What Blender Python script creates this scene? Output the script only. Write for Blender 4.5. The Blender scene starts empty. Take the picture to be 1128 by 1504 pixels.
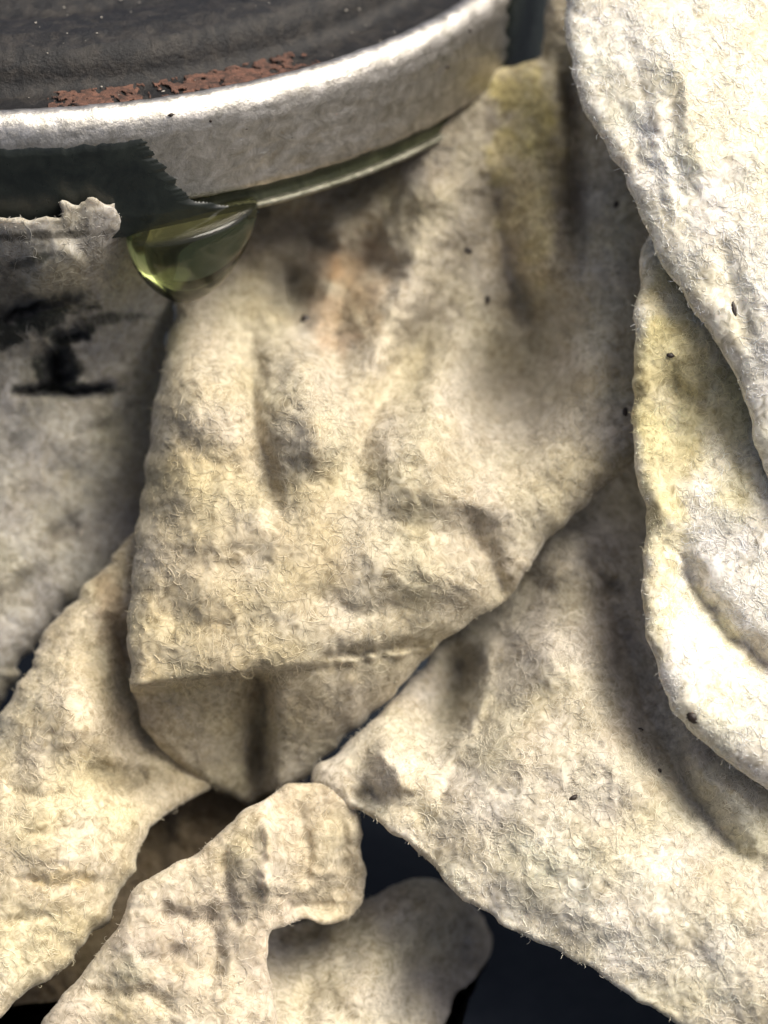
import bpy, math, random
import numpy as np
from mathutils import Vector

# ------------------------------------------------------------------ camera
W, H = 1128.0, 1504.0                 # photograph size, pixels
S = 0.0417 / H                        # metres per photo pixel at the reference distance
D = 0.120                             # camera to reference distance
PITCH = math.radians(33.0)            # looking down on the can rim
O = np.array((0.0, 0.0, 0.0224))      # point in the middle of the frame, floor is z=0
FW = np.array((0.0, math.cos(PITCH), -math.sin(PITCH)))
UP = np.array((0.0, math.sin(PITCH), math.cos(PITCH)))
RT = np.array((1.0, 0.0, 0.0))
CAM = O - FW * D
scene = bpy.context.scene
COL = scene.collection
cd = bpy.data.cameras.new('camera')
cam = bpy.data.objects.new('camera', cd)
COL.objects.link(cam)
cam.location = CAM
cam.rotation_euler = (math.pi / 2 - PITCH, 0, 0)
cd.sensor_fit = 'VERTICAL'
cd.sensor_height = 36
cd.lens = 36 * D / 0.0417
cd.clip_start = 0.005
cd.clip_end = 50
cd.dof.use_dof = True
cd.dof.focus_distance = D + 0.0005
cd.dof.aperture_fstop = 32
scene.camera = cam

# ------------------------------------------------------------------ sky, sun, exposure
SUN = Vector((0.50, -0.13, 0.85)).normalized()
world = bpy.data.worlds.new('World')
scene.world = world
world.use_nodes = True
wn = world.node_tree
sky = wn.nodes.new('ShaderNodeTexSky')
sky.sky_type = 'NISHITA'
sky.sun_disc = False
sky.sun_elevation = math.asin(SUN.z)
sky.sun_rotation = math.atan2(SUN.x, SUN.y)
sky.dust_density = 8.0
sky.air_density = 0.6
wn.links.new(sky.outputs[0], wn.nodes['Background'].inputs[0])
wn.nodes['Background'].inputs[1].default_value = 0.13
sl = bpy.data.lights.new('sun', 'SUN')
sl.energy = 3.6
sl.angle = math.radians(42)
sl.color = (1.0, 0.965, 0.83)
so = bpy.data.objects.new('sun', sl)
COL.objects.link(so)
so.rotation_euler = SUN.to_track_quat('Z', 'Y').to_euler()
so.location = (0.2, -0.1, 0.4)
vs = scene.view_settings
vs.view_transform = 'Standard'
vs.look = 'None'
vs.exposure = 0.24
vs.gamma = 1.0
scene.cycles.max_bounces = 8
scene.cycles.diffuse_bounces = 3
scene.cycles.glossy_bounces = 3
scene.cycles.transmission_bounces = 6


def pix(px, py, w):
    """photo pixel + distance w (in pixels, towards the camera) -> world"""
    px, py, w = np.broadcast_arrays(np.asarray(px, float), np.asarray(py, float), np.asarray(w, float))
    d = (D - w * S)[..., None]
    k = S / D
    return CAM + d * (FW + RT * ((px - W / 2) * k)[..., None] + UP * ((H / 2 - py) * k)[..., None])


# ------------------------------------------------------------------ noise and geometry tools
def hash2(ix, iy, seed):
    n = (ix.astype(np.int64) * 374761393 + iy.astype(np.int64) * 668265263 + seed * 1442695041) & 0xffffffff
    n = ((n ^ (n >> 13)) * 1274126177) & 0xffffffff
    n = (n ^ (n >> 16)) & 0xffffffff
    return n / 4294967295.0


def gnoise(x, y, seed):
    ix, iy = np.floor(x), np.floor(y)
    fx, fy = x - ix, y - iy
    ux, uy = fx * fx * fx * (fx * (fx * 6 - 15) + 10), fy * fy * fy * (fy * (fy * 6 - 15) + 10)
    def g(a, b):
        t = hash2(ix + a, iy + b, seed) * 2 * np.pi
        return np.cos(t) * (fx - a) + np.sin(t) * (fy - b)
    n0 = g(0, 0) * (1 - ux) + g(1, 0) * ux
    n1 = g(0, 1) * (1 - ux) + g(1, 1) * ux
    return (n0 * (1 - uy) + n1 * uy) * 1.4


def fbm(x, y, seed, octs=3):
    v, a = 0, 1.0
    for o in range(octs):
        v = v + a * gnoise(x * 2 ** o + 17.3 * o, y * 2 ** o + 5.1 * o, seed + o * 7)
        a *= 0.5
    return v


def catmull(P, n=8):
    P = np.asarray(P, float)
    m = len(P)
    out = []
    for i in range(m):
        p0, p1, p2, p3 = P[(i - 1) % m], P[i], P[(i + 1) % m], P[(i + 2) % m]
        for t in np.linspace(0, 1, n, endpoint=False):
            lin = p1 + (p2 - p1) * t
            c = 0.5 * ((2 * p1) + (-p0 + p2) * t + (2 * p0 - 5 * p1 + 4 * p2 - p3) * t * t + (-p0 + 3 * p1 - 3 * p2 + p3) * t ** 3)
            q = 0.6 * c + 0.4 * lin
            q[2:] = lin[2:]
            out.append(q)
    return np.array(out)


def seg_dist(X, Y, A, B):
    """distance to the closed chain A[i]->B[i]; returns dist, index, t"""
    n = len(X)
    best = np.full(n, 1e18)
    bi = np.zeros(n, int)
    bt = np.zeros(n)
    for i in range(len(A)):
        dx, dy = B[i, 0] - A[i, 0], B[i, 1] - A[i, 1]
        L = dx * dx + dy * dy + 1e-9
        t = np.clip(((X - A[i, 0]) * dx + (Y - A[i, 1]) * dy) / L, 0, 1)
        d = (X - A[i, 0] - t * dx) ** 2 + (Y - A[i, 1] - t * dy) ** 2
        m = d < best
        best[m] = d[m]
        bi[m] = i
        bt[m] = t[m]
    return np.sqrt(best), bi, bt


def inside(X, Y, P):
    r = np.zeros(len(X), bool)
    x1, y1 = P[-1, 0], P[-1, 1]
    for x2, y2 in P[:, :2]:
        c = ((y1 > Y) != (y2 > Y))
        if c.any():
            r ^= c & (X < (x2 - x1) * (Y - y1) / (y2 - y1 + 1e-12) + x1)
        x1, y1 = x2, y2
    return r


def tps(ctrl):
    C = np.asarray(ctrl, float)
    n = len(C)
    sc = 400.0
    def U(r2):
        return 0.5 * r2 * np.log(r2 + 1e-9)
    x, y = C[:, 0] / sc, C[:, 1] / sc
    K = U((x[:, None] - x) ** 2 + (y[:, None] - y) ** 2) + np.eye(n) * 0.004
    P = np.stack([np.ones(n), x, y], 1)
    M = np.block([[K, P], [P.T, np.zeros((3, 3))]])
    s = np.linalg.solve(M, np.concatenate([C[:, 2], np.zeros(3)]))
    def f(X, Y):
        X, Y = X / sc, Y / sc
        v = s[n] + s[n + 1] * X + s[n + 2] * Y
        for i in range(n):
            v = v + s[i] * U((X - x[i]) ** 2 + (Y - y[i]) ** 2)
        return v
    return f


def stroke(X, Y, pts, width, amp, sharp=1.0):
    """soft ridge (amp>0) or valley (amp<0) along a polyline, fading at both ends"""
    P = np.asarray(pts, float)
    d, i, t = seg_dist(X, Y, P[:-1], P[1:])
    u = (i + t) / (len(P) - 1)
    fade = np.clip(np.minimum(u, 1 - u) * 3.6, 0.0, 1)
    fade = fade * fade * (3 - 2 * fade)
    return amp * fade * (0.6 * np.exp(-(d / width) ** 2) + 0.4 * np.exp(-np.abs(d) / (width * 1.8)))


def mesh_obj(name, V, F, mat, parent=None, col=None, smooth=True):
    me = bpy.data.meshes.new(name)
    V = np.asarray(V, np.float32)
    F = np.asarray(F, np.int32)
    k = F.shape[1]
    me.vertices.add(len(V))
    me.vertices.foreach_set('co', V.ravel())
    me.loops.add(F.size)
    me.loops.foreach_set('vertex_index', F.ravel())
    me.polygons.add(len(F))
    me.polygons.foreach_set('loop_start', np.arange(0, F.size, k, dtype=np.int32))
    me.polygons.foreach_set('loop_total', np.full(len(F), k, np.int32))
    me.update(calc_edges=True)
    me.validate()
    if smooth:
        me.polygons.foreach_set('use_smooth', np.ones(len(me.polygons), bool))
    if col is not None:
        a = me.attributes.new('tint', 'FLOAT_COLOR', 'POINT')
        c = np.ones((len(V), 4), np.float32)
        c[:, :3] = col
        a.data.foreach_set('color', c.ravel())
    me.materials.append(mat)
    o = bpy.data.objects.new(name, me)
    COL.objects.link(o)
    if parent is not None:
        o.parent = parent
        o.matrix_parent_inverse = parent.matrix_world.inverted()
    return o


# ------------------------------------------------------------------ materials
def new_mat(name):
    m = bpy.data.materials.new(name)
    m.use_nodes = True
    nt = m.node_tree
    return m, nt, nt.nodes['Principled BSDF']


def node(nt, typ, **kw):
    n = nt.nodes.new(typ)
    for k, v in kw.items():
        if k in n.inputs:
            n.inputs[k].default_value = v
        else:
            setattr(n, k, v)
    return n


def cloth_mat(name, bump=0.22):
    m, nt, b = new_mat(name)
    L = nt.links.new
    at = node(nt, 'ShaderNodeAttribute', attribute_name='tint')
    tc = node(nt, 'ShaderNodeTexCoord')
    n1 = node(nt, 'ShaderNodeTexNoise', Scale=2200.0, Detail=6.0, Roughness=0.65, Distortion=1.2)
    n2 = node(nt, 'ShaderNodeTexNoise', Scale=420.0, Detail=4.0, Roughness=0.6, Distortion=0.5)
    L(tc.outputs['Object'], n1.inputs['Vector'])
    L(tc.outputs['Object'], n2.inputs['Vector'])
    r1 = node(nt, 'ShaderNodeValToRGB')
    r1.color_ramp.elements[0].position = 0.30
    r1.color_ramp.elements[0].color = (0.46, 0.43, 0.36, 1)
    r1.color_ramp.elements[1].position = 0.62
    r1.color_ramp.elements[1].color = (1.06, 1.06, 1.06, 1)
    L(n1.outputs['Fac'], r1.inputs[0])
    r2 = node(nt, 'ShaderNodeValToRGB')
    r2.color_ramp.elements[0].position = 0.3
    r2.color_ramp.elements[0].color = (0.84, 0.80, 0.72, 1)
    r2.color_ramp.elements[1].position = 0.65
    r2.color_ramp.elements[1].color = (1.04, 1.04, 1.05, 1)
    L(n2.outputs['Fac'], r2.inputs[0])
    m1 = node(nt, 'ShaderNodeMix', data_type='RGBA', blend_type='MULTIPLY')
    m1.inputs['Factor'].default_value = 1
    L(at.outputs['Color'], m1.inputs['A']); L(r1.outputs[0], m1.inputs['B'])
    m2 = node(nt, 'ShaderNodeMix', data_type='RGBA', blend_type='MULTIPLY')
    m2.inputs['Factor'].default_value = 1
    L(m1.outputs['Result'], m2.inputs['A']); L(r2.outputs[0], m2.inputs['B'])
    L(m2.outputs['Result'], b.inputs['Base Color'])
    bp = node(nt, 'ShaderNodeBump', Strength=bump, Distance=0.00012)
    L(n1.outputs['Fac'], bp.inputs['Height'])
    L(bp.outputs[0], b.inputs['Normal'])
    b.inputs['Roughness'].default_value = 0.9
    b.inputs['Specular IOR Level'].default_value = 0.2
    b.inputs['Sheen Weight'].default_value = 0.15
    b.inputs['Subsurface Weight'].default_value = 0.22
    b.inputs['Subsurface Radius'].default_value = (0.0009, 0.0007, 0.00045)
    b.inputs['Subsurface Scale'].default_value = 1.0
    return m


def fibre_mat():
    m, nt, b = new_mat('loose fibre')
    at = node(nt, 'ShaderNodeAttribute', attribute_name='tint')
    nt.links.new(at.outputs['Color'], b.inputs['Base Color'])
    b.inputs['Roughness'].default_value = 0.6
    b.inputs['Specular IOR Level'].default_value = 0.35
    b.inputs['Transmission Weight'].default_value = 0.0
    return m


CLOTH = cloth_mat('fibrous cloth')
FIBRE = fibre_mat()

mspeck, nt, b = new_mat('dirt speck')
b.inputs['Base Color'].default_value = (0.02, 0.012, 0.008, 1)
b.inputs['Roughness'].default_value = 0.5

# ------------------------------------------------------------------ the ground sheet
mfloor, nt, b = new_mat('dark slate surface')
n = node(nt, 'ShaderNodeTexNoise', Scale=900.0, Detail=5.0)
r = node(nt, 'ShaderNodeValToRGB')
r.color_ramp.elements[0].color = (0.024, 0.030, 0.040, 1)
r.color_ramp.elements[1].color = (0.040, 0.048, 0.060, 1)
tc = node(nt, 'ShaderNodeTexCoord')
nt.links.new(tc.outputs['Object'], n.inputs['Vector'])
nt.links.new(n.outputs['Fac'], r.inputs[0])
nt.links.new(r.outputs[0], b.inputs['Base Color'])
b.inputs['Roughness'].default_value = 0.85
b.inputs['Specular IOR Level'].default_value = 0.12
g = mesh_obj('ground', [(-.4, -.4, 0), (.4, -.4, 0), (.4, .4, 0), (-.4, .4, 0)], [(0, 1, 2, 3)], mfloor, smooth=False)
g['kind'] = 'structure'

# ------------------------------------------------------------------ metal can with a rim
RIM_R = 905 * S
front = pix(-50, 176, 62)
AX = front + np.array((0, RIM_R, 0))         # axis point level with the rim's top edge


def lathe(profile, seg, a0=0.0, a1=2 * math.pi, wob=None):
    prof = np.asarray(profile, float) * S
    closed = abs(a1 - a0 - 2 * math.pi) < 1e-6
    na = seg if closed else seg + 1
    ang = a0 + (a1 - a0) * np.arange(na) / seg
    R = prof[:, 0][None, :] * np.ones((na, 1))
    Z = prof[:, 1][None, :] * np.ones((na, 1))
    if wob is not None:
        R, Z = wob(R, Z, ang[:, None] * np.ones_like(R))
    X = AX[0] + R * np.sin(ang)[:, None]
    Y = AX[1] - R * np.cos(ang)[:, None]
    V = np.stack([X, Y, AX[2] + Z], -1).reshape(-1, 3)
    m = len(prof)
    F = []
    for i in range(seg):
        j = (i + 1) % na
        for k in range(m - 1):
            F.append((i * m + k, i * m + k + 1, j * m + k + 1, j * m + k))
    return V, F


def dense(prof, step):
    out = []
    for (a, b), (c, d) in zip(prof[:-1], prof[1:]):
        n = max(1, int(math.hypot(c - a, d - b) / step))
        for k in range(n):
            out.append((a + (c - a) * k / n, b + (d - b) * k / n))
    out.append(prof[-1])
    return out


def worn(R, Z, A):
    s = A * 900
    n = fbm(s / 40, Z / S / 20, 5, 3) * 1.3 + fbm(s / 12, Z / S / 7, 9, 2) * 0.6
    px = np.sin(A) * 905 - 50
    wet = ((px < 330) & (np.cos(A) > 0) & (Z < -38 * S))
    n = np.where(wet, n * 0.25, n)
    return R + n * S, Z + fbm(s / 30, Z / S / 30, 12, 2) * 1.5 * S


def metal_mat(name, colA, colB, rough, scale, bump, metallic=1.0, ramp=(0.35, 0.65)):
    m, nt, b = new_mat(name)
    L = nt.links.new
    tc = node(nt, 'ShaderNodeTexCoord')
    n1 = node(nt, 'ShaderNodeTexNoise', Scale=scale, Detail=8.0, Roughness=0.7, Distortion=0.8)
    L(tc.outputs['Object'], n1.inputs['Vector'])
    r1 = node(nt, 'ShaderNodeValToRGB')
    r1.color_ramp.elements[0].position = ramp[0]
    r1.color_ramp.elements[0].color = (*colA, 1)
    r1.color_ramp.elements[1].position = ramp[1]
    r1.color_ramp.elements[1].color = (*colB, 1)
    L(n1.outputs['Fac'], r1.inputs[0])
    L(r1.outputs[0], b.inputs['Base Color'])
    n2 = node(nt, 'ShaderNodeTexNoise', Scale=scale * 4, Detail=6.0, Roughness=0.7)
    L(tc.outputs['Object'], n2.inputs['Vector'])
    mr = node(nt, 'ShaderNodeMapRange')
    mr.inputs['To Min'].default_value = rough - 0.15
    mr.inputs['To Max'].default_value = rough + 0.2
    L(n2.outputs['Fac'], mr.inputs['Value'])
    L(mr.outputs[0], b.inputs['Roughness'])
    bp = node(nt, 'ShaderNodeBump', Strength=bump, Distance=0.0001)
    L(n2.outputs['Fac'], bp.inputs['Height'])
    L(bp.outputs[0], b.inputs['Normal'])
    b.inputs['Metallic'].default_value = metallic
    return m, nt, b


zinc, _, _ = metal_mat('pitted bright zinc', (0.34, 0.32, 0.28), (0.66, 0.63, 0.59), 0.38, 1400.0, 0.4, 0.95)
grime, _, _ = metal_mat('dark grimy steel', (0.006, 0.006, 0.007), (0.045, 0.039, 0.033), 0.55, 1100.0, 0.9, 0.2, (0.45, 0.75))
rust, _, _ = metal_mat('flaky rust', (0.022, 0.013, 0.010), (0.16, 0.075, 0.05), 0.85, 2200.0, 0.8, 0.0)
film_shade_m, nt_, fb = metal_mat('dark wet oil film and rim shade', (0.006, 0.008, 0.008), (0.018, 0.022, 0.019), 0.30, 700.0, 0.12, 0.0)
groove_m, nt_, gb = metal_mat('olive wet seam', (0.022, 0.026, 0.012), (0.07, 0.075, 0.04), 0.3, 700.0, 0.3, 0.0)

can = bpy.data.objects.new('metal_can', None)
COL.objects.link(can)
can.location = AX + np.array((0, 0, -226 * S))
can.empty_display_size = 0.005
can['label'] = 'round metal can with a worn silvery rim, dark grimy rusty top'
can['category'] = 'can'
bpy.context.view_layer.update()

band = dense([(856, -14), (862, -5), (870, -1), (878, 0), (888, -5), (896, -14), (902, -26), (905, -44), (904, -154), (899, -160)], 6)
V, F = lathe(band, 900, wob=worn)
mesh_obj('rim', V, F, zinc, can)
groove = dense([(899, -160), (888, -164), (884, -176), (888, -190)], 6)
V, F = lathe(groove, 500)
mesh_obj('seam', V, F, groove_m, can)
lipm, _, _ = metal_mat('dull olive zinc', (0.10, 0.10, 0.07), (0.34, 0.33, 0.27), 0.5, 1300.0, 0.6, 0.8)
lip = dense([(888, -190), (895, -190.5), (898, -193), (898, -197), (895, -201), (880, -204)], 3)
V, F = lathe(lip, 600, wob=lambda R, Z, A: (R + fbm(A * 40, Z / S / 9, 3, 2) * 0.8 * S, Z))
mesh_obj('bottom_lip', V, F, lipm, can)
V, F = lathe([(880, -204), (700, -206), (300, -214), (0.5, -214)], 200)
mesh_obj('base', V, F, grime, can)


def grimy(R, Z, A):
    s = A * 900
    return R, Z + (fbm(s / 40, R / S / 14, 21, 3) * 3.0 + fbm(s / 11, R / S / 11, 23, 2) * 1.5) * S


top = dense([(856, -14), (845, -19), (810, -22), (780, -22), (766, -12), (757, 16), (742, 34), (700, 42), (640, 36), (600, 26), (560, 40), (400, 48)], 9)
V, F = lathe(top, 700, wob=grimy)
mesh_obj('top', V, F, grime, can)
V, F = lathe([(400, 48), (200, 50), (0.5, 50)], 120)
mesh_obj('top_disc', V, F, grime, can)


def patch(name, fR, fZ, a0, a1, na, nb, t_in, mat, keep, thick=4.0, seed=1):
    """ragged patch that lies on the can; t runs across the profile"""
    A = np.linspace(a0, a1, na)
    T = np.linspace(0, 1, nb)
    AA, TT = np.meshgrid(A, T, indexing='ij')
    k = keep(AA, TT)
    n = fbm(AA * 900 / 40, TT * 4, seed, 2)
    lift = np.clip(k * 6, 0, 1) ** 0.5 * thick * (1 + 0.12 * n) - 1.5
    R, Z = fR(TT, lift), fZ(TT, lift)
    V = np.stack([AX[0] + R * S * np.sin(AA), AX[1] - R * S * np.cos(AA), AX[2] + Z * S], -1).reshape(-1, 3)
    ids = np.arange(na * nb).reshape(na, nb)
    ok = k > 0
    q = ok[:-1, :-1] & ok[1:, :-1] & ok[:-1, 1:] & ok[1:, 1:]
    F = np.stack([ids[:-1, :-1][q], ids[1:, :-1][q], ids[1:, 1:][q], ids[:-1, 1:][q]], -1)
    used = np.unique(F)
    remap = np.full(na * nb, -1)
    remap[used] = np.arange(len(used))
    return mesh_obj(name, V[used], remap[F], mat, can)


def ang_at(px):
    return math.asin(min(0.99, (px + 50) / 905.0))


# oil film: lies on the band's lower face from the left up to a ragged end above the drop
aL, aR = ang_at(-260), ang_at(420)
def keep_film(A, T):
    px = np.sin(A) * 905 - 50
    end = 212 + np.clip(T, 0, .6) * 75 + 110 * np.clip((T - 0.70) / 0.2, 0, 1) ** 1.3 + fbm(T * 9, A * 2, 31, 3) * 14
    k1 = (end - px) / 120
    k2 = (T - 0.03 + 0.03 * fbm(px / 26, T * 0, 37, 3)) * 2.0
    return np.minimum(np.minimum(k1, k2), 0.4)
patch('oil_film', lambda T, l: 904 + l - 3 * np.clip((T - 0.8) * 5, 0, 1), lambda T, l: -40 - T * 165, aL, aR, 520, 110, 0, film_shade_m, keep_film, 5.0, 41)

patch('end_shade_patch', lambda T, l: 904 + l, lambda T, l: -6 - T * 180, ang_at(715), 1.35, 160, 60, 0, film_shade_m,  # dark patch paints the band's fade into shade at its right end
      lambda A, T: np.minimum(((np.sin(A) * 905 - 50) - 752 + 14 * fbm(T * 5, A, 33, 3)) / 60, 0.4), 5.0, 47)

# rust patches on the inner shoulder of the rim
def rust_keep(x0, x1, seed):
    def f(A, T):
        px = np.sin(A) * 905 - 50
        u = (px - x0) / (x1 - x0)
        e = np.minimum(u, 1 - u) * 2.2
        e = np.minimum(e, (0.5 - np.abs(T - 0.5)) * 3.0)
        return 0.8 * e + 0.95 * fbm(px / 17, T * 4.5, seed, 4) - 0.12
    return f
shR = lambda T, l: 870 - T * 104
shZ = lambda T, l: -3 - 17 * np.clip(T * 3, 0, 1) + l * 1.3
patch('rust_patch', shR, shZ, ang_at(70), ang_at(235), 300, 70, 0, rust, rust_keep(60, 240, 51), 2.4, 52)
patch('rust_patch', shR, shZ, ang_at(250), ang_at(500), 360, 70, 0, rust, rust_keep(245, 500, 57), 2.8, 58)

# ------------------------------------------------------------------ the hanging drop
mdrop, nt, b = new_mat('olive liquid')
b.inputs['Base Color'].default_value = (0.56, 0.57, 0.36, 1)
b.inputs['Transmission Weight'].default_value = 0.985
b.inputs['Roughness'].default_value = 0.07
b.inputs['IOR'].default_value = 1.38
va = node(nt, 'ShaderNodeVolumeAbsorption', Density=420.0)
va.inputs['Color'].default_value = (0.50, 0.54, 0.36, 1)
nt.links.new(va.outputs[0], nt.nodes['Material Output'].inputs['Volume'])

a_d = math.asin((272 + 50) / 905.0)
lipP = AX + np.array((math.sin(a_d) * 890 * S, -math.cos(a_d) * 890 * S, -200 * S))
prof = [(0.2, 14), (60, 13), (84, 10), (93, 4), (95, -5), (93, -20), (88, -40), (79, -62), (66, -84), (49, -105), (31, -121), (14, -131), (0.2, -134)]
prof = np.array(prof, float)
tt = np.linspace(0, len(prof) - 1, 70)
P4 = np.vstack([prof[0] * [-1, 1], prof, prof[-1] * [-1, 1]])
sm = []
for t in tt:
    i = min(int(t), len(prof) - 2)
    f = t - i
    p0, p1, p2, p3 = P4[i], P4[i + 1], P4[i + 2], P4[min(i + 3, len(P4) - 1)]
    sm.append(0.5 * (2 * p1 + (-p0 + p2) * f + (2 * p0 - 5 * p1 + 4 * p2 - p3) * f * f + (-p0 + 3 * p1 - 3 * p2 + p3) * f ** 3))
sm = np.array(sm)
sm[:, 0] = np.maximum(sm[:, 0], 0.2)
na = 96
A = np.arange(na) * 2 * math.pi / na
R = sm[:, 0][None, :]
Z = sm[:, 1][None, :] * np.ones((na, 1))
lx = R * np.sin(A)[:, None]
ly = -R * np.cos(A)[:, None] * 0.82
lx = lx - 10 * (Z / -134.0).clip(0, 1) ** 1.5          # tip sits a little left of centre
# the contact ring follows the rising rim: tilt the top
Z = Z + lx * 0.11 * np.clip((Z + 134) / 134, 0, 1)
ca, sa = math.cos(a_d), math.sin(a_d)
Z = np.where(Z < 0, Z * 1.03, Z)
lx = lx * 1.03
V = np.stack([lipP[0] + (lx * 1 - 0 * ly) * S, lipP[1] + (ly + lx * 0.30) * S, lipP[2] + Z * S], -1).reshape(-1, 3)
m = len(sm)
F = [(i * m + k, i * m + k + 1, ((i + 1) % na) * m + k + 1, ((i + 1) % na) * m + k) for i in range(na) for k in range(m - 1)]
drop = mesh_obj('liquid_drop', V, F, mdrop)
drop['label'] = 'olive green translucent drop of liquid hanging from the metal rim'
drop['category'] = 'drop'

# ------------------------------------------------------------------ cloth builder
STEP = 3.0
rng = np.random.default_rng(11)


class Cloth:
    """A piece of crumpled cloth: an outline with roll-over radii, a depth surface through control
    points, folds and creases, a back side, loose fibres."""
    def __init__(self, name, label, outline, ctrl, folds=(), base=(0.6, 0.56, 0.46), stains_and_shade=(), seed=1,
                 lumps=1.0, thick=34, rag=1.0, parent=None, category='cloth', extra=None, fib=1.0, group=None, shift=0.0, warp=1.0, gap=37.0):
        P = catmull(outline, 10)
        s = np.arange(len(P))
        P[:, 0] += rag * 5 * (1.4 * gnoise(P[:, 0] / gap, P[:, 1] / gap, seed + 90) + 0.55 * gnoise(P[:, 0] / 11, P[:, 1] / 11, seed + 92) * (0.5 + gnoise(P[:, 0] / 60, P[:, 1] / 60, seed + 93)))
        P[:, 1] += rag * 5 * gnoise(P[:, 0] / gap + 9, P[:, 1] / gap, seed + 91)
        x0, x1 = P[:, 0].min() - 60, P[:, 0].max() + 60
        y0, y1 = P[:, 1].min() - 60, P[:, 1].max() + 60
        xs, ys = np.arange(x0, x1, STEP), np.arange(y0, y1, STEP)
        GX, GY = np.meshgrid(xs, ys, indexing='ij')
        X, Y = GX.ravel(), GY.ravel()
        A, B = P, np.roll(P, -1, 0)
        d, bi, bt = seg_dist(X, Y, A, B)
        ins = inside(X, Y, P)
        near = A[bi] + (B[bi] - A[bi]) * bt[:, None]
        sd = np.where(ins, d, -d)
        keep = sd > -STEP * 1.05
        snap = keep & ~ins
        X[snap] = near[snap, 0]
        Y[snap] = near[snap, 1]
        sd[snap] = 0
        roll = np.maximum(near[:, 2], 1.0)
        f = tps(ctrl)
        self.f = f
        w = f(X, Y) + shift
        wX = X + warp * 6 * gnoise(X / 46, Y / 46, seed + 80) + 4 * gnoise(X / 17, Y / 17, seed + 81)
        wY = Y + warp * 6 * gnoise(X / 46, Y / 46, seed + 82) + 4 * gnoise(X / 17, Y / 17, seed + 83)
        for fo in folds:
            w = w + 1.45 * stroke(wX, wY, *fo)
        if extra is not None:
            w = w + extra(X, Y)
        # felt-like relief
        wx = X + 9 * gnoise(X / 31, Y / 31, seed + 70)
        wy = Y + 9 * gnoise(X / 31, Y / 31, seed + 71)
        rel = (fbm(X / 120, Y / 120, seed, 2) * 11 + fbm(wx / 44, wy / 44, seed + 3, 2) * 4.2
               - np.abs(gnoise(wx / 21, wy / 21, seed + 5)) * 3.4 - np.abs(gnoise(wx / 10, wy / 10, seed + 6)) * 1.6) * lumps
        w = w + rel
        q = np.clip(1 - np.maximum(sd, 0) / roll, 0, 1)
        w = w - roll * (1 - np.sqrt(1 - np.minimum(q, 0.9985) ** 2))
        col = np.array(base)[None, :] * np.ones((len(X), 1))
        for (cx, cy, rx, ry, rot, c, st) in stains_and_shade:
            cr, sr = math.cos(math.radians(rot)), math.sin(math.radians(rot))
            dx, dy = X - cx, Y - cy
            u, v = (dx * cr + dy * sr) / rx, (-dx * sr + dy * cr) / ry
            e = u * u + v * v + 0.9 * fbm(X / (0.5 * min(rx, ry) + 14), Y / (0.5 * min(rx, ry) + 14), seed + int(cx) % 97, 3)
            k = (st * np.clip(1.25 - e, 0, 1) ** 1.0)[:, None].clip(0, 1)
            col = col * (1 - k) + np.array(c)[None, :] * k
        col = col * (1 + 0.13 * fbm(X / 60, Y / 60, seed + 60, 3))[:, None] * np.array((0.985, 0.985, 0.975))
        col[:, 2] *= 1 - 0.10 * np.clip(fbm(X / 110, Y / 110, seed + 64, 2), -0.5, 1)
        ids = np.full(len(X), -1)
        ids[keep] = np.arange(keep.sum())
        I = ids.reshape(GX.shape)
        q = np.stack([I[:-1, :-1], I[:-1, 1:], I[1:, 1:], I[1:, :-1]], -1).reshape(-1, 4)
        q = q[(q >= 0).all(1)]
        self.w = w.reshape(GX.shape)
        self.sd = sd.reshape(GX.shape)
        self.col = col.reshape(GX.shape + (3,))
        self.x0, self.y0 = x0, y0
        Xk, Yk, wk = X[keep], Y[keep], w[keep]
        Vf = pix(Xk, Yk, wk)
        n = len(Xk)
        # back side, a little smaller so the edge is closed by a rounded border
        Vb = pix(Xk, Yk, wk - thick)
        e = np.concatenate([q[:, [0, 1]], q[:, [1, 2]], q[:, [2, 3]], q[:, [3, 0]]])
        key = np.sort(e, 1)
        kk = key[:, 0].astype(np.int64) * (n + 1) + key[:, 1]
        u, inv, cnt = np.unique(kk, return_inverse=True, return_counts=True)
        be = e[cnt[inv] == 1]
        side = np.stack([be[:, 1], be[:, 0], be[:, 0] + n, be[:, 1] + n], -1)
        F = np.concatenate([q, q[:, ::-1] + n, side])
        V = np.concatenate([Vf, Vb])
        V[:, 2] = np.maximum(V[:, 2], 0.00005)
        C = np.concatenate([col[keep], col[keep]])
        self.o = mesh_obj(name, V, F, CLOTH, parent, C)
        self.o['tmp'] = 0
        del self.o['tmp']
        if label:
            self.o['label'] = label
            self.o['category'] = category
        if group:
            self.o['group'] = group
        self.P = P
        if fib:
            self.fibres(seed, fib)

    def look(self, X, Y):
        i = np.clip((X - self.x0) / STEP, 0, self.w.shape[0] - 1.001)
        j = np.clip((Y - self.y0) / STEP, 0, self.w.shape[1] - 1.001)
        a, b = i.astype(int), j.astype(int)
        u, v = i - a, j - b
        w = (self.w[a, b] * (1 - u) * (1 - v) + self.w[a + 1, b] * u * (1 - v)
             + self.w[a, b + 1] * (1 - u) * v + self.w[a + 1, b + 1] * u * v)
        return w, self.sd[a, b], self.col[a, b]

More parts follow.
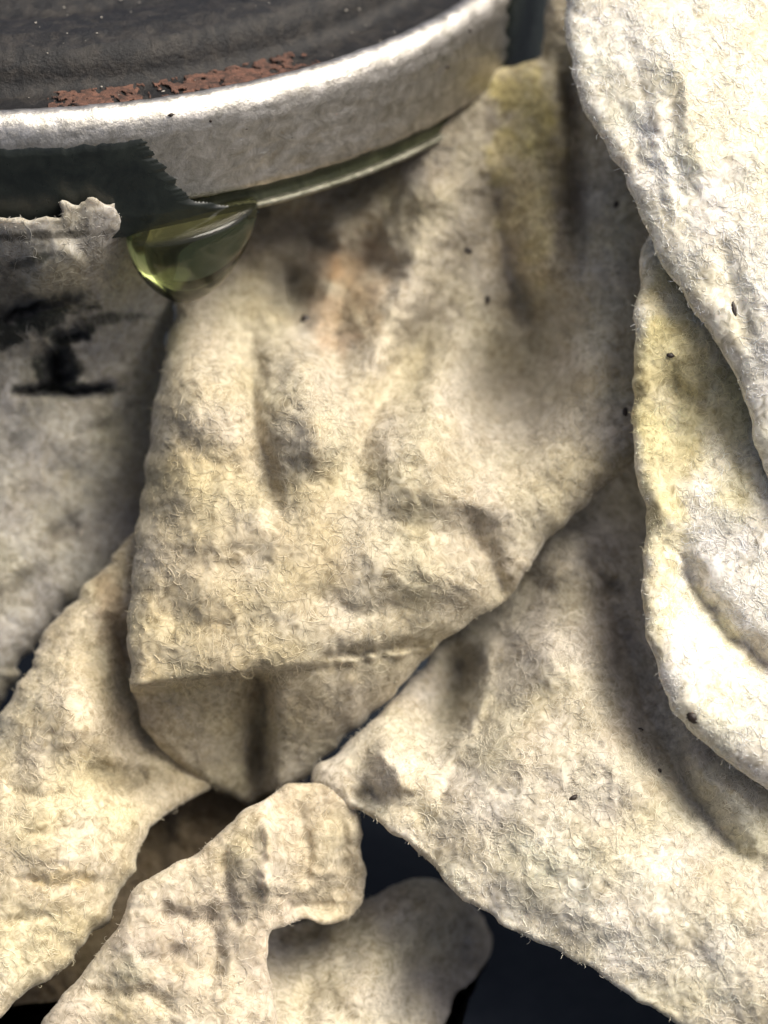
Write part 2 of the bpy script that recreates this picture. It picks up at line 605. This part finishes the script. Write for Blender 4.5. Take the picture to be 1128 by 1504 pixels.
    def fibres(self, seed, dens):
        r = np.random.default_rng(seed + 500)
        sub = self.sd > 0
        ii, jj = np.nonzero(sub)
        xx, yy = self.x0 + ii * STEP, self.y0 + jj * STEP
        vis = (xx > -30) & (xx < W + 30) & (yy > -30) & (yy < H + 30)
        ii, jj = xx[vis], yy[vis]
        N = int(len(ii) * STEP * STEP / 20 * dens)
        if N < 5:
            return
        pick = r.integers(0, len(ii), N)
        dens_map = 0.5 + 0.9 * fbm(ii[pick] / 85, jj[pick] / 85, seed + 44, 3)
        pick = pick[r.random(N) < np.clip(dens_map, 0.12, 1)]
        N = len(pick)
        x = ii[pick] + r.uniform(-2, 2, N)
        y = jj[pick] + r.uniform(-2, 2, N)
        K = 5
        L = r.uniform(9, 32, N)
        th = r.uniform(0, 2 * np.pi, N)
        curl = r.normal(0, 0.55, N)
        pts = np.zeros((N, K, 3))
        sdl = None
        lift = np.abs(r.normal(0.2, 0.6, N)) + 0.05
        _, sd0, c0 = self.look(x, y)
        L = np.where(sd0 < 32, L * r.uniform(0.15, 0.45, N), L)
        wprev = None
        for k in range(K):
            w, sd, _ = self.look(x, y)
            if k:
                out = sd < 1
                w = np.where(out, wprev + r.normal(0, 2, N), np.maximum(w, wprev - 14))
            arch = math.sin(math.pi * k / (K - 1))
            pts[:, k, 0], pts[:, k, 1] = x, y
            pts[:, k, 2] = w + lift * (0.3 + arch) - 0.4
            wprev = w
            th = th + curl + r.normal(0, 0.35, N)
            x = x + np.cos(th) * L / (K - 1)
            y = y + np.sin(th) * L / (K - 1)
        rad = r.uniform(0.25, 0.55, N)
        tube(self.o, pts, rad, np.clip(c0 * (r.uniform(0.72, 1.42, (N, 1))), 0, 0.9), 'fibres')


def tube(parent, pts, rad, col, name):
    N, K, _ = pts.shape
    Wp = pix(pts[..., 0], pts[..., 1], pts[..., 2])
    T = np.gradient(Wp, axis=1)
    T /= np.linalg.norm(T, axis=2, keepdims=True) + 1e-12
    up = np.array(FW)[None, None, :]
    n1 = np.cross(T, up)
    n1 /= np.linalg.norm(n1, axis=2, keepdims=True) + 1e-12
    n2 = np.cross(T, n1)
    prof = np.array([1, 1, 1, 1, 0.4]) if K == 5 else np.ones(K)
    V = []
    for s in range(3):
        a = 2 * math.pi * s / 3
        V.append(Wp + (n1 * math.cos(a) + n2 * math.sin(a)) * (rad[:, None, None] * prof[None, :, None]) * S)
    V = np.stack(V, 2).reshape(-1, 3)          # N,K,3
    base = (np.arange(N) * K * 3)[:, None, None]
    k = np.arange(K - 1)[None, :, None] * 3
    s = np.arange(3)[None, None, :]
    s2 = (s + 1) % 3
    F = np.stack([base + k + s, base + k + s2, base + k + 3 + s2, base + k + 3 + s], -1).reshape(-1, 4)
    V[:, 2] = np.maximum(V[:, 2], 0.00006)
    C = np.repeat(col, K * 3, 0)
    o = mesh_obj(name, V, F, FIBRE, parent, C)
    o['kind'] = 'stuff'
    return o


def speck(cl, x, y, a, b, rot, lift=1.0):
    w = float(cl.look(np.array([x]), np.array([y]))[0][0])
    rr = np.random.default_rng(int(x * 7 + y))
    nu, nv = 10, 6
    V, F = [], []
    cr, sr = math.cos(math.radians(rot)), math.sin(math.radians(rot))
    for j in range(nv + 1):
        ph = math.pi * j / nv
        for i in range(nu):
            t = 2 * math.pi * i / nu
            k = 1 + rr.normal(0, 0.13)
            u, v, ww = a * math.sin(ph) * math.cos(t) * k, b * math.sin(ph) * math.sin(t) * k, min(a, b) * 0.6 * math.cos(ph)
            V.append(pix(x + u * cr - v * sr, y + u * sr + v * cr, w + lift + ww))
    for j in range(nv):
        for i in range(nu):
            i2 = (i + 1) % nu
            F.append((j * nu + i, (j + 1) * nu + i, (j + 1) * nu + i2, j * nu + i2))
    return mesh_obj('speck', np.array(V), F, mspeck, cl.o)


CREAM = (0.51, 0.46, 0.36)
TAN = (0.55, 0.475, 0.325)
YEL = (0.62, 0.54, 0.24)
GREY = (0.42, 0.40, 0.36)
WHITE = (0.83, 0.80, 0.73)
DARK = (0.025, 0.028, 0.024)
RUSTC = (0.36, 0.22, 0.11)

# centre cloth: comes out from under the rim, swells forward and ends in a folded tip
def centre_extra(X, Y):
    # overhanging lip: below it the surface steps back into a shaded pocket
    lipy = 1012 - 0.13 * (X - 205) + 5 * gnoise(X / 24, X * 0, 77)
    step = 1 / (1 + np.exp(-(Y - lipy) / 2.2))
    lx = 1 / (1 + np.exp((X - 396) / 5.0))
    v = -120 * step * (0.28 + 0.72 * lx)
    v = v - 0.75 * np.maximum(Y - lipy, 0)
    return v
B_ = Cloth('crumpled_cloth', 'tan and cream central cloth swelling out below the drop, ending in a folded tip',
  [(262, 395, 50), (258, 450, 45), (245, 510, 60), (225, 600, 70), (212, 700, 70), (200, 780, 60), (191, 860, 45), (188, 960, 35), (198, 1035, 25),
   (225, 1090, 20), (272, 1130, 18), (335, 1168, 16), (366, 1182, 16), (395, 1165, 20), (450, 1140, 22), (500, 1088, 30), (556, 1040, 34), (606, 988, 38), (655, 938, 40),
   (735, 888, 34), (762, 858, 36), (802, 800, 46), (852, 750, 46), (935, 676, 50), (1010, 600, 30), (1020, 300, 30), (930, 60, 30), (850, -90, 20),
   (805, -90, 18), (800, 10, 18), (792, 78, 24), (760, 96, 24), (726, 100, 24), (700, 108, 16), (640, 150, 14), (585, 200, 14), (520, 210, 10), (420, 220, 10), (300, 280, 20)],
  [(300, 330, -380), (270, 450, -280), (420, 320, -420), (560, 250, -405), (640, 195, -330), (700, 120, -390), (640, 270, -320), (500, 420, -290), (440, 430, -350), (330, 560, -150),
   (240, 760, -110), (300, 860, -20), (330, 980, 10), (220, 960, -30), (450, 780, -30), (560, 700, -90), (620, 800, -70), (640, 560, -170),
   (740, 560, -320), (530, 540, -200), (450, 620, -70), (640, 650, -85), (760, 430, -290), (900, 500, -230), (850, 680, -160), (930, 620, -170), (760, 800, -120), (560, 940, -70), (400, 1100, -60), (440, 960, -15), (300, 1120, 0),
   (700, 880, -110), (770, 250, -330), (775, 120, -380), (880, 300, -280), (820, 0, -360), (960, 200, -290), (1000, 500, -260)],
  [([(378, 400), (370, 500), (370, 580), (380, 650), (402, 730), (425, 800)], 19, -40), ([(660, 420), (610, 500), (560, 580), (525, 670), (520, 740)], 26, -44),
   ([(400, 360), (425, 430), (440, 500), (450, 540)], 30, -50), ([(425, 440), (440, 520), (470, 620), (470, 720)], 36, 44), ([(300, 480), (280, 600), (280, 740), (300, 900)], 60, 26),
   ([(722, 240), (730, 330), (760, 430), (780, 500)], 20, -46), ([(836, 60), (838, 180), (842, 300), (852, 420)], 16, -60), ([(770, 60), (778, 180), (795, 330), (815, 460)], 32, 44),
   ([(830, 360), (790, 480), (740, 580), (690, 650), (650, 700)], 52, -44), ([(900, 420), (870, 560), (800, 680), (730, 760)], 50, 30),
   ([(440, 985), (500, 962), (560, 956), (620, 948), (670, 930)], 11, -30), ([(384, 960), (382, 1030), (378, 1100), (372, 1180)], 13, -46),
   ([(690, 740), (705, 800), (735, 860), (750, 900)], 18, -26), ([(530, 690), (600, 660), (690, 640), (760, 640)], 36, 22), ([(500, 800), (580, 830), (680, 850), (740, 840)], 34, 16),
   ([(390, 300), (470, 360), (560, 400), (620, 410)], 24, -34), ([(520, 340), (600, 300), (680, 270)], 34, 26), ([(600, 250), (560, 330), (540, 420)], 20, -20), ([(420, 860), (520, 900), (620, 890)], 20, -10),
   ([(590, 270), (540, 350), (500, 450), (490, 560), (480, 640)], 26, -34), ([(700, 300), (670, 400), (630, 500), (600, 580), (570, 660)], 30, -34), ([(640, 290), (600, 400), (560, 500), (545, 600)], 28, 26),
   ([(540, 570), (620, 640), (720, 690), (820, 710), (880, 690)], 34, -12), ([(450, 700), (560, 760), (660, 780), (760, 770)], 30, -10), ([(480, 640), (580, 710), (700, 740), (790, 740)], 36, 16),
   ([(250, 640), (320, 680), (380, 690)], 22, -14), ([(230, 800), (320, 830), (420, 820)], 26, -14), ([(210, 900), (300, 920), (420, 900)], 24, -12)],
  base=CREAM, stains_and_shade=[(300, 860, 190, 260, 15, TAN, 0.85), (330, 990, 180, 60, 0, TAN, 0.6), (768, 220, 50, 170, -4, YEL, 0.85), (780, 320, 60, 130, -10, TAN, 0.6),
    (510, 440, 60, 80, 30, RUSTC, 0.5), (480, 390, 40, 22, 30, RUSTC, 0.6), (410, 350, 90, 60, 25, (0.16, 0.14, 0.11), 0.6), (430, 440, 40, 45, 0, (0.16, 0.15, 0.13), 0.5),  # rust-brown marks; dark patches mix grime with painted shade of the hollow
    (560, 250, 190, 50, -30, (0.30, 0.27, 0.23), 0.7), (760, 540, 110, 150, 20, (0.46, 0.42, 0.33), 0.6), (890, 400, 60, 190, 0, (0.55, 0.53, 0.43), 0.5), (320, 1090, 100, 90, 0, (0.56, 0.50, 0.36), 0.5)],  # first two patches paint shade under the rim and in the right-hand hollow
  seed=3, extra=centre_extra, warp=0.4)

# right cloth: body with the yellowish face, and the white flap folded over it
R_ = Cloth('crumpled_cloth', 'bright white cloth with a yellowish inner face and folded flap beside the centre cloth',
  [(960, 330, 30), (942, 400, 26), (931, 500, 26), (929, 600, 26), (936, 690, 26), (946, 760, 26), (941, 850, 28), (946, 905, 34), (965, 980, 44), (986, 1042, 50), (1012, 1072, 60), (1060, 1112, 66),
   (1130, 1162, 66), (1260, 1230, 40), (1420, 1300, 30), (1420, 600, 20), (1260, 250, 20), (1080, 250, 20)],
  [(960, 400, 40), (950, 600, 60), (955, 800, 90), (990, 500, 70), (1060, 600, 40), (1030, 700, 80), (1100, 800, 80), (1060, 900, 90), (1000, 950, 130), (1080, 1050, 150), (1128, 1100, 150),
   (1200, 900, 120), (1350, 800, 60), (1200, 500, 0), (1100, 400, 20), (1380, 1200, 60), (1030, 640, 50)],
  [([(975, 760), (1000, 820), (1030, 885), (1075, 940), (1140, 985), (1200, 1000)], 20, -40), ([(960, 560), (1010, 585), (1060, 600)], 18, -10), ([(955, 700), (985, 780), (1000, 860)], 20, 12), ([(985, 520), (1000, 600), (990, 690)], 22, -14)],
  base=WHITE, stains_and_shade=[(1010, 560, 115, 190, -14, (0.64, 0.57, 0.33), 0.9), (970, 760, 40, 190, 0, (0.70, 0.63, 0.40), 0.7), (1055, 915, 110, 16, 50, (0.62, 0.57, 0.36), 0.6)], seed=23, lumps=0.75, fib=1.6, shift=-105, extra=lambda X, Y: 0.04 * (Y - 700))
Rf = Cloth('flap', None,
  [(822, -90, 30), (828, 0, 24), (834, 62, 22), (847, 132, 22), (872, 192, 24), (916, 252, 26), (941, 322, 26), (962, 368, 26), (1006, 432, 28), (1051, 500, 30), (1089, 570, 30), (1106, 632, 30), (1122, 690, 36),
   (1170, 770, 40), (1300, 800, 30), (1420, 700, 20), (1420, -90, 20), (1100, -130, 20)],
  [(840, 60, 60), (880, 150, 90), (950, 300, 110), (1050, 480, 120), (1110, 620, 110), (1000, 100, 120), (1100, 300, 140), (1128, 500, 150), (900, -60, 60), (1300, 300, 100), (1300, 700, 80), (1380, -60, 40)],
  [([(900, 130), (935, 200), (945, 270)], 14, -6), ([(930, 60), (950, 160), (990, 270), (1020, 360)], 18, -5), ([(1000, 60), (1010, 180), (1040, 300)], 24, 12), ([(1050, 330), (1080, 430), (1110, 540)], 18, -10),
   ([(960, 120), (970, 220), (1000, 330)], 14, 12)],
  base=(0.86, 0.83, 0.75), stains_and_shade=[(1080, 130, 110, 130, 0, (0.84, 0.78, 0.58), 0.6), (910, 150, 24, 60, -20, (0.62, 0.60, 0.50), 0.6)], seed=29, parent=R_.o, shift=-112, extra=lambda X, Y: 0.17 * (Y - 450), lumps=0.75, fib=1.6)
Rf.o['label'] = 'white front flap folded over the yellowish face'

# lower right cloth
C_ = Cloth('crumpled_cloth', 'cream cloth below the white cloth with a long diagonal raw edge over dark surface',
  [(856, 690, 10), (770, 770, 10), (740, 850, 12), (694, 896, 16), (652, 934, 18), (618, 978, 20), (584, 1022, 24), (540, 1064, 26), (490, 1108, 24), (455, 1150, 16), (480, 1166, 18), (545, 1206, 10), (600, 1240, 9), (640, 1282, 8), (720, 1347, 8), (800, 1387, 8), (880, 1432, 8), (960, 1482, 8),
   (1040, 1540, 10), (1100, 1680, 10), (1160, 1830, 10), (1420, 1830, 10), (1420, 1000, 10), (1200, 800, 10), (1050, 700, 10), (940, 640, 10)],
  [(856, 760, -260), (760, 870, -240), (850, 830, -190), (930, 800, -290), (800, 950, -110), (680, 1000, -250), (670, 1060, -200), (720, 1080, -70), (600, 1140, -70), (520, 1150, -110), (610, 1050, -170), (560, 1180, -70),
   (800, 1150, -10), (700, 1250, -10), (900, 1250, 30), (800, 1370, 10), (950, 1450, 30), (1100, 1450, 60), (960, 1100, -60), (1030, 1170, -30), (1128, 1290, 20), (1080, 1150, -20), (1200, 1200, -70),
   (1250, 1500, 40), (900, 1000, -120), (1128, 1750, 0), (1400, 1800, 0), (1400, 1100, -200), (1100, 800, -300), (640, 1260, -30)],
  [([(720, 920), (714, 1000), (692, 1080), (640, 1140)], 16, 24), ([(690, 940), (670, 1020), (640, 1090)], 22, -40), ([(850, 800), (900, 900), (950, 1040), (1010, 1170), (1090, 1260), (1170, 1310)], 22, -44), ([(800, 900), (850, 1000), (900, 1120), (1000, 1240)], 40, 22),
   ([(540, 1095), (580, 1130), (600, 1180)], 18, 22), ([(520, 1180), (545, 1165), (560, 1190)], 14, -28), ([(780, 850), (850, 830), (900, 870)], 16, 18), ([(840, 800), (880, 850), (930, 880)], 12, -26),
   ([(640, 1190), (660, 1140), (700, 1090)], 12, -10), ([(1010, 1080), (1040, 1140), (1100, 1190)], 14, 14)],
  base=(0.60, 0.55, 0.45), stains_and_shade=[(900, 1350, 260, 140, 30, (0.80, 0.76, 0.66), 0.7), (850, 860, 100, 90, 0, (0.40, 0.36, 0.30), 0.75), (670, 1010, 50, 110, 15, (0.38, 0.35, 0.30), 0.6), (1060, 1190, 110, 70, 35, (0.56, 0.54, 0.43), 0.7), (910, 1010, 40, 130, -20, (0.42, 0.38, 0.31), 0.6),  # darker patches put the shade of recesses and groove into the colour
    (590, 1150, 70, 50, 0, (0.74, 0.68, 0.58), 0.5), (545, 1180, 26, 26, 0, (0.22, 0.21, 0.17), 0.7)], seed=43, fib=1.4, rag=1.6)

# left fold
E_ = Cloth('crumpled_cloth', 'cream fold of cloth tucked between the stained grey cloth and the centre cloth',
  [(196, 786, 30), (150, 832, 36), (102, 888, 40), (62, 932, 44), (32, 1000, 50), (4, 1060, 60), (-70, 1150, 40), (-190, 1300, 20), (-200, 1800, 10), (-60, 1800, 10), (-40, 1560, 20), (22, 1472, 34), (80, 1432, 40), (132, 1382, 44), (180, 1312, 44),
   (198, 1262, 36), (222, 1214, 30), (270, 1180, 24), (320, 1150, 20), (340, 1080, 14), (300, 960, 14), (260, 800, 14)],
  [(190, 800, -230), (110, 920, -160), (60, 1000, -130), (20, 1100, -90), (120, 1060, -70), (180, 900, -190), (190, 1000, -190), (240, 1120, -210), (100, 1250, -20), (180, 1200, -90), (20, 1400, 0), (0, 1250, -20), (120, 1370, -30), (-100, 1500, 0), (-100, 1250, -60),
   (-100, 1760, 0), (270, 950, -260), (300, 1120, -250)],
  [([(160, 880), (180, 960), (200, 1050), (240, 1130)], 26, -36), ([(100, 930), (110, 1040), (130, 1110)], 36, 18), ([(120, 1120), (170, 1140), (220, 1150)], 18, -30), ([(20, 1220), (80, 1225), (150, 1215)], 9, -8), ([(10, 1290), (80, 1300), (150, 1290)], 9, -8),
   ([(0, 1160), (60, 1170), (110, 1165)], 10, -8), ([(-10, 1350), (40, 1352), (90, 1345)], 9, -7)],
  base=(0.60, 0.53, 0.39), stains_and_shade=[(170, 910, 30, 90, -12, (0.40, 0.30, 0.18), 0.6), (180, 1140, 70, 24, 10, (0.32, 0.27, 0.17), 0.6), (90, 1290, 60, 14, 0, (0.58, 0.46, 0.24), 0.6), (60, 1060, 40, 30, 0, (0.62, 0.54, 0.36), 0.6), (60, 1400, 110, 60, -35, (0.76, 0.69, 0.53), 0.6)], seed=61, rag=1.6)  # darker valley patches carry crease shade in the colour

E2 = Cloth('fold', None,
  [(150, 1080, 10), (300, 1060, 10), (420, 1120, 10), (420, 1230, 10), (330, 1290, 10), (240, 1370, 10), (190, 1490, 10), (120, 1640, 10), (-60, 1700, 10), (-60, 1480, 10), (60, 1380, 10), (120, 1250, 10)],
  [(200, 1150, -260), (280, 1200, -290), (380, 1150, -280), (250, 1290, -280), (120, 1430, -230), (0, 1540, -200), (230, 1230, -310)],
  [([(250, 1130), (270, 1190), (250, 1260)], 18, 16)], base=(0.20, 0.16, 0.11), seed=67, shift=-80, parent=E_.o, fib=0.7)  # dark brown base puts the gap's shade into the cloth colour
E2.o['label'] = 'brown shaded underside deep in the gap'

# lower cloth with the curled corner
def lower_extra(X, Y):
    fx = 1 / (1 + np.exp(-(X - 398 - 6 * gnoise(Y / 30, Y * 0, 5)) / 3.0)) 
    return -34 * fx * (1 / (1 + np.exp((Y - 1400) / 8.0)))
D_ = Cloth('crumpled_cloth', 'cream cloth with a curled corner under the folded tip of the centre cloth',
  [(362, 1188, 20), (332, 1214, 22), (300, 1246, 24), (250, 1270, 26), (202, 1300, 28), (182, 1340, 30), (150, 1392, 34), (112, 1440, 34), (62, 1500, 36), (10, 1600, 30), (-20, 1810, 10), (420, 1810, 10), (425, 1600, 16), (408, 1500, 20), (396, 1440, 18), (392, 1392, 8),
   (400, 1366, 8), (450, 1352, 10), (480, 1356, 10), (512, 1350, 10), (532, 1330, 10), (538, 1300, 10), (532, 1260, 10), (534, 1225, 10), (524, 1188, 8), (508, 1172, 8), (470, 1152, 12), (420, 1152, 18)],
  [(362, 1195, -40), (300, 1260, -20), (210, 1310, -10), (300, 1400, 20), (150, 1450, 10), (250, 1480, 40), (390, 1280, 20), (380, 1480, 20), (460, 1200, -50), (460, 1280, -30), (520, 1240, -70), (500, 1330, -80), (300, 1650, 30), (200, 1780, 0)],
  [([(396, 1190), (398, 1260), (394, 1340)], 14, 26), ([(470, 1190), (480, 1250), (490, 1310)], 30, 14), ([(190, 1400), (240, 1410), (280, 1390)], 14, -14), ([(300, 1330), (320, 1400), (310, 1460)], 14, -12), ([(410, 1340), (450, 1330), (500, 1335)], 18, -22), ([(430, 1170), (450, 1240), (440, 1320)], 12, -12), ([(490, 1180), (505, 1240), (500, 1300)], 11, -14), ([(230, 1330), (280, 1350), (340, 1340)], 12, -12), ([(340, 1240), (330, 1300), (345, 1370)], 12, -12), ([(120, 1470), (200, 1460), (280, 1480)], 12, -12)],
  base=(0.60, 0.53, 0.42), stains_and_shade=[(200, 1420, 30, 24, 0, (0.42, 0.40, 0.32), 0.6), (470, 1250, 75, 90, 0, (0.48, 0.42, 0.33), 0.75), (350, 1230, 60, 50, 0, (0.76, 0.67, 0.48), 0.5)], seed=71, extra=lower_extra, lumps=1.1, rag=0.9)  # patch over the curled corner paints its shaded right part
G_ = Cloth('fold', None,
  [(330, 1400, 14), (400, 1360, 20), (480, 1350, 30), (545, 1318, 40), (620, 1286, 44), (684, 1316, 60), (722, 1372, 80), (712, 1440, 90), (690, 1510, 90), (672, 1600, 80), (640, 1700, 40), (600, 1830, 10), (330, 1830, 10)],
  [(400, 1390, -190), (480, 1400, -160), (560, 1370, -170), (620, 1310, -210), (480, 1480, -60), (600, 1450, -150), (690, 1400, -240), (420, 1500, -40), (640, 1560, -160), (500, 1600, -20), (500, 1780, 0), (360, 1420, -120)],
  [([(640, 1330), (630, 1400), (600, 1480), (590, 1560)], 24, -24), ([(560, 1350), (540, 1430), (500, 1500)], 30, 16), ([(392, 1380), (440, 1378), (490, 1366)], 16, -40), ([(680, 1330), (680, 1420), (650, 1500)], 16, -18), ([(470, 1420), (450, 1480), (460, 1550)], 16, -14)],
  base=(0.60, 0.55, 0.45), stains_and_shade=[(680, 1400, 60, 120, 10, (0.22, 0.21, 0.20), 0.6)], seed=83, parent=D_.o, fib=0.6, shift=-55, rag=1.2)  # dark patch is painted shade, fading out the right end
G_.o['label'] = 'shaded rounded fold behind the curled corner'

# stained grey cloth on the left, under the can
F_ = Cloth('crumpled_cloth', 'grey stained cloth under the can beside the drop, with dark tears and black smudges',
  [(-140, 340, 8), (-60, 336, 8), (-10, 328, 7), (30, 316, 7), (62, 322, 7), (84, 314, 6), (98, 298, 6), (116, 308, 6), (132, 290, 6), (160, 300, 7), (178, 326, 9), (196, 346, 14), (230, 372, 24), (262, 400, 30), (256, 450, 30), (246, 520, 30), (240, 640, 20), (240, 760, 20), (190, 840, 20), (112, 890, 30), (52, 946, 40), (2, 1030, 40), (-80, 1120, 30), (-180, 1120, 20), (-200, 700, 20)],
  [(-100, 350, -8), (40, 330, -2), (130, 300, 6), (176, 340, -60), (215, 390, -260), (240, 450, -330), (50, 362, -22), (150, 362, -70), (60, 420, -110), (150, 430, -200), (100, 500, -240), (-60, 500, -230), (-60, 600, -300), (100, 650, -310), (210, 600, -380), (210, 760, -400), (100, 800, -310), (0, 900, -270), (-100, 1000, -260), (60, 930, -300)],
  [([(-10, 470), (30, 455), (80, 440), (150, 430)], 9, -60), ([(80, 500), (82, 540), (92, 575)], 17, -90), ([(10, 577), (60, 572), (110, 576), (180, 566)], 7, -60), ([(70, 500), (100, 495), (135, 488)], 9, -40), ([(30, 410), (80, 390), (120, 360)], 26, 20),
   ([(60, 700), (100, 690), (120, 720)], 14, -12), ([(60, 800), (100, 770), (120, 780)], 12, -14)],
  base=GREY, stains_and_shade=[(150, 470, 60, 10, -6, (0.08, 0.08, 0.07), 0.9), (40, 385, 50, 8, -15, (0.07, 0.07, 0.06), 0.9), (150, 620, 40, 8, -25, (0.14, 0.13, 0.11), 0.7), (30, 850, 60, 12, -30, (0.16, 0.15, 0.13), 0.7), (60, 346, 140, 7, -2, (0.06, 0.055, 0.045), 0.9), (10, 470, 110, 34, -12, DARK, 1.7), (82, 535, 34, 44, 10, DARK, 1.7), (95, 573, 90, 9, 0, DARK, 1.7), (105, 492, 46, 12, -10, DARK, 1.5), (110, 415, 60, 36, -20, (0.50, 0.46, 0.36), 0.6), (90, 785, 40, 16, -25, (0.14, 0.12, 0.10), 0.6), (30, 640, 20, 12, 0, DARK, 0.5), (40, 715, 60, 14, -10, (0.2, 0.18, 0.15), 0.5),
    (-10, 420, 60, 50, 0, (0.06, 0.06, 0.055), 0.7), (200, 700, 60, 160, 0, (0.30, 0.28, 0.25), 0.5), (100, 315, 60, 26, 0, (0.38, 0.36, 0.32), 0.5)], seed=97, warp=0.2, rag=2.0, gap=26)

# ------------------------------------------------------------------ specks caught in the fibres
for a in ((1018, 1054, 12, 8, 25), (985, 522, 6, 4, 10)):
    speck(R_, *a)
for a in ((1078, 455, 3.5, 12, -8),):
    speck(Rf, *a)
for a in ((918, 606, 4, 9, 0), (905, 300, 4, 6, 10), (688, 368, 7, 4, 30), (448, 470, 7, 8, 0), (716, 440, 4, 6, 0)):
    speck(B_, *a)
for a in ((940, 1072, 5, 3, 0), (842, 1172, 7, 4, -30), (968, 1132, 4, 4, 0)):
    speck(C_, *a)

# ------------------------------------------------------------------ pits on the rim, pale dusty flecks with painted glints on the dark top
def blobs(name, pts, mat, parent, seed):
    r = np.random.default_rng(seed)
    V, F = [], []
    oct_ = np.array([(1, 0, 0), (0, 1, 0), (-1, 0, 0), (0, -1, 0), (0, 0, 1), (0, 0, -1)], float)
    fc = [(0, 1, 4), (1, 2, 4), (2, 3, 4), (3, 0, 4), (1, 0, 5), (2, 1, 5), (3, 2, 5), (0, 3, 5)]
    for p, a, b, c in pts:
        n = len(V)
        th = r.uniform(0, math.pi)
        for q in oct_ * np.array((a, b, c)) * S:
            x, y = q[0] * math.cos(th) - q[1] * math.sin(th), q[0] * math.sin(th) + q[1] * math.cos(th)
            V.append(p + np.array((x, y, q[2])) * r.uniform(0.7, 1.3))
        F += [tuple(n + k for k in f) for f in fc]
    return mesh_obj(name, np.array(V), F, mat, parent)


def rim_point(px, z, r=905):
    a = math.asin((px + 50) / 905.0)
    return AX + np.array((math.sin(a) * r, -math.cos(a) * r, z)) * S


for px, z, q in ((655, -70, 7), (244, -16, 6), (416, -92, 4), (690, -30, 6), (350, -60, 4), (540, -66, 3.5), (300, -36, 5)):
    blobs('pit', [(rim_point(px, z, 903), q, q * 0.6, q * 0.7)], mspeck, can, int(px))
mflecks, nt, b = new_mat('pale dust')
b.inputs['Base Color'].default_value = (0.42, 0.39, 0.34, 1)
b.inputs['Roughness'].default_value = 0.9
pts = []
for k in range(80):
    a = rng.uniform(-0.25, 0.95)
    rr = rng.uniform(560, 850)
    z = np.interp(rr, [560, 600, 640, 700, 742, 757, 766, 780, 845], [40, 26, 36, 42, 34, 16, -12, -22, -19]) + 2
    q = abs(rng.normal(0, 1.0)) + 0.5
    pts.append((AX + np.array((math.sin(a) * rr, -math.cos(a) * rr, z)) * S, q * rng.uniform(1, 2.5), q, q * 0.6))
flecks = blobs('flecks', pts, mflecks, can, 5)
flecks['kind'] = 'stuff'
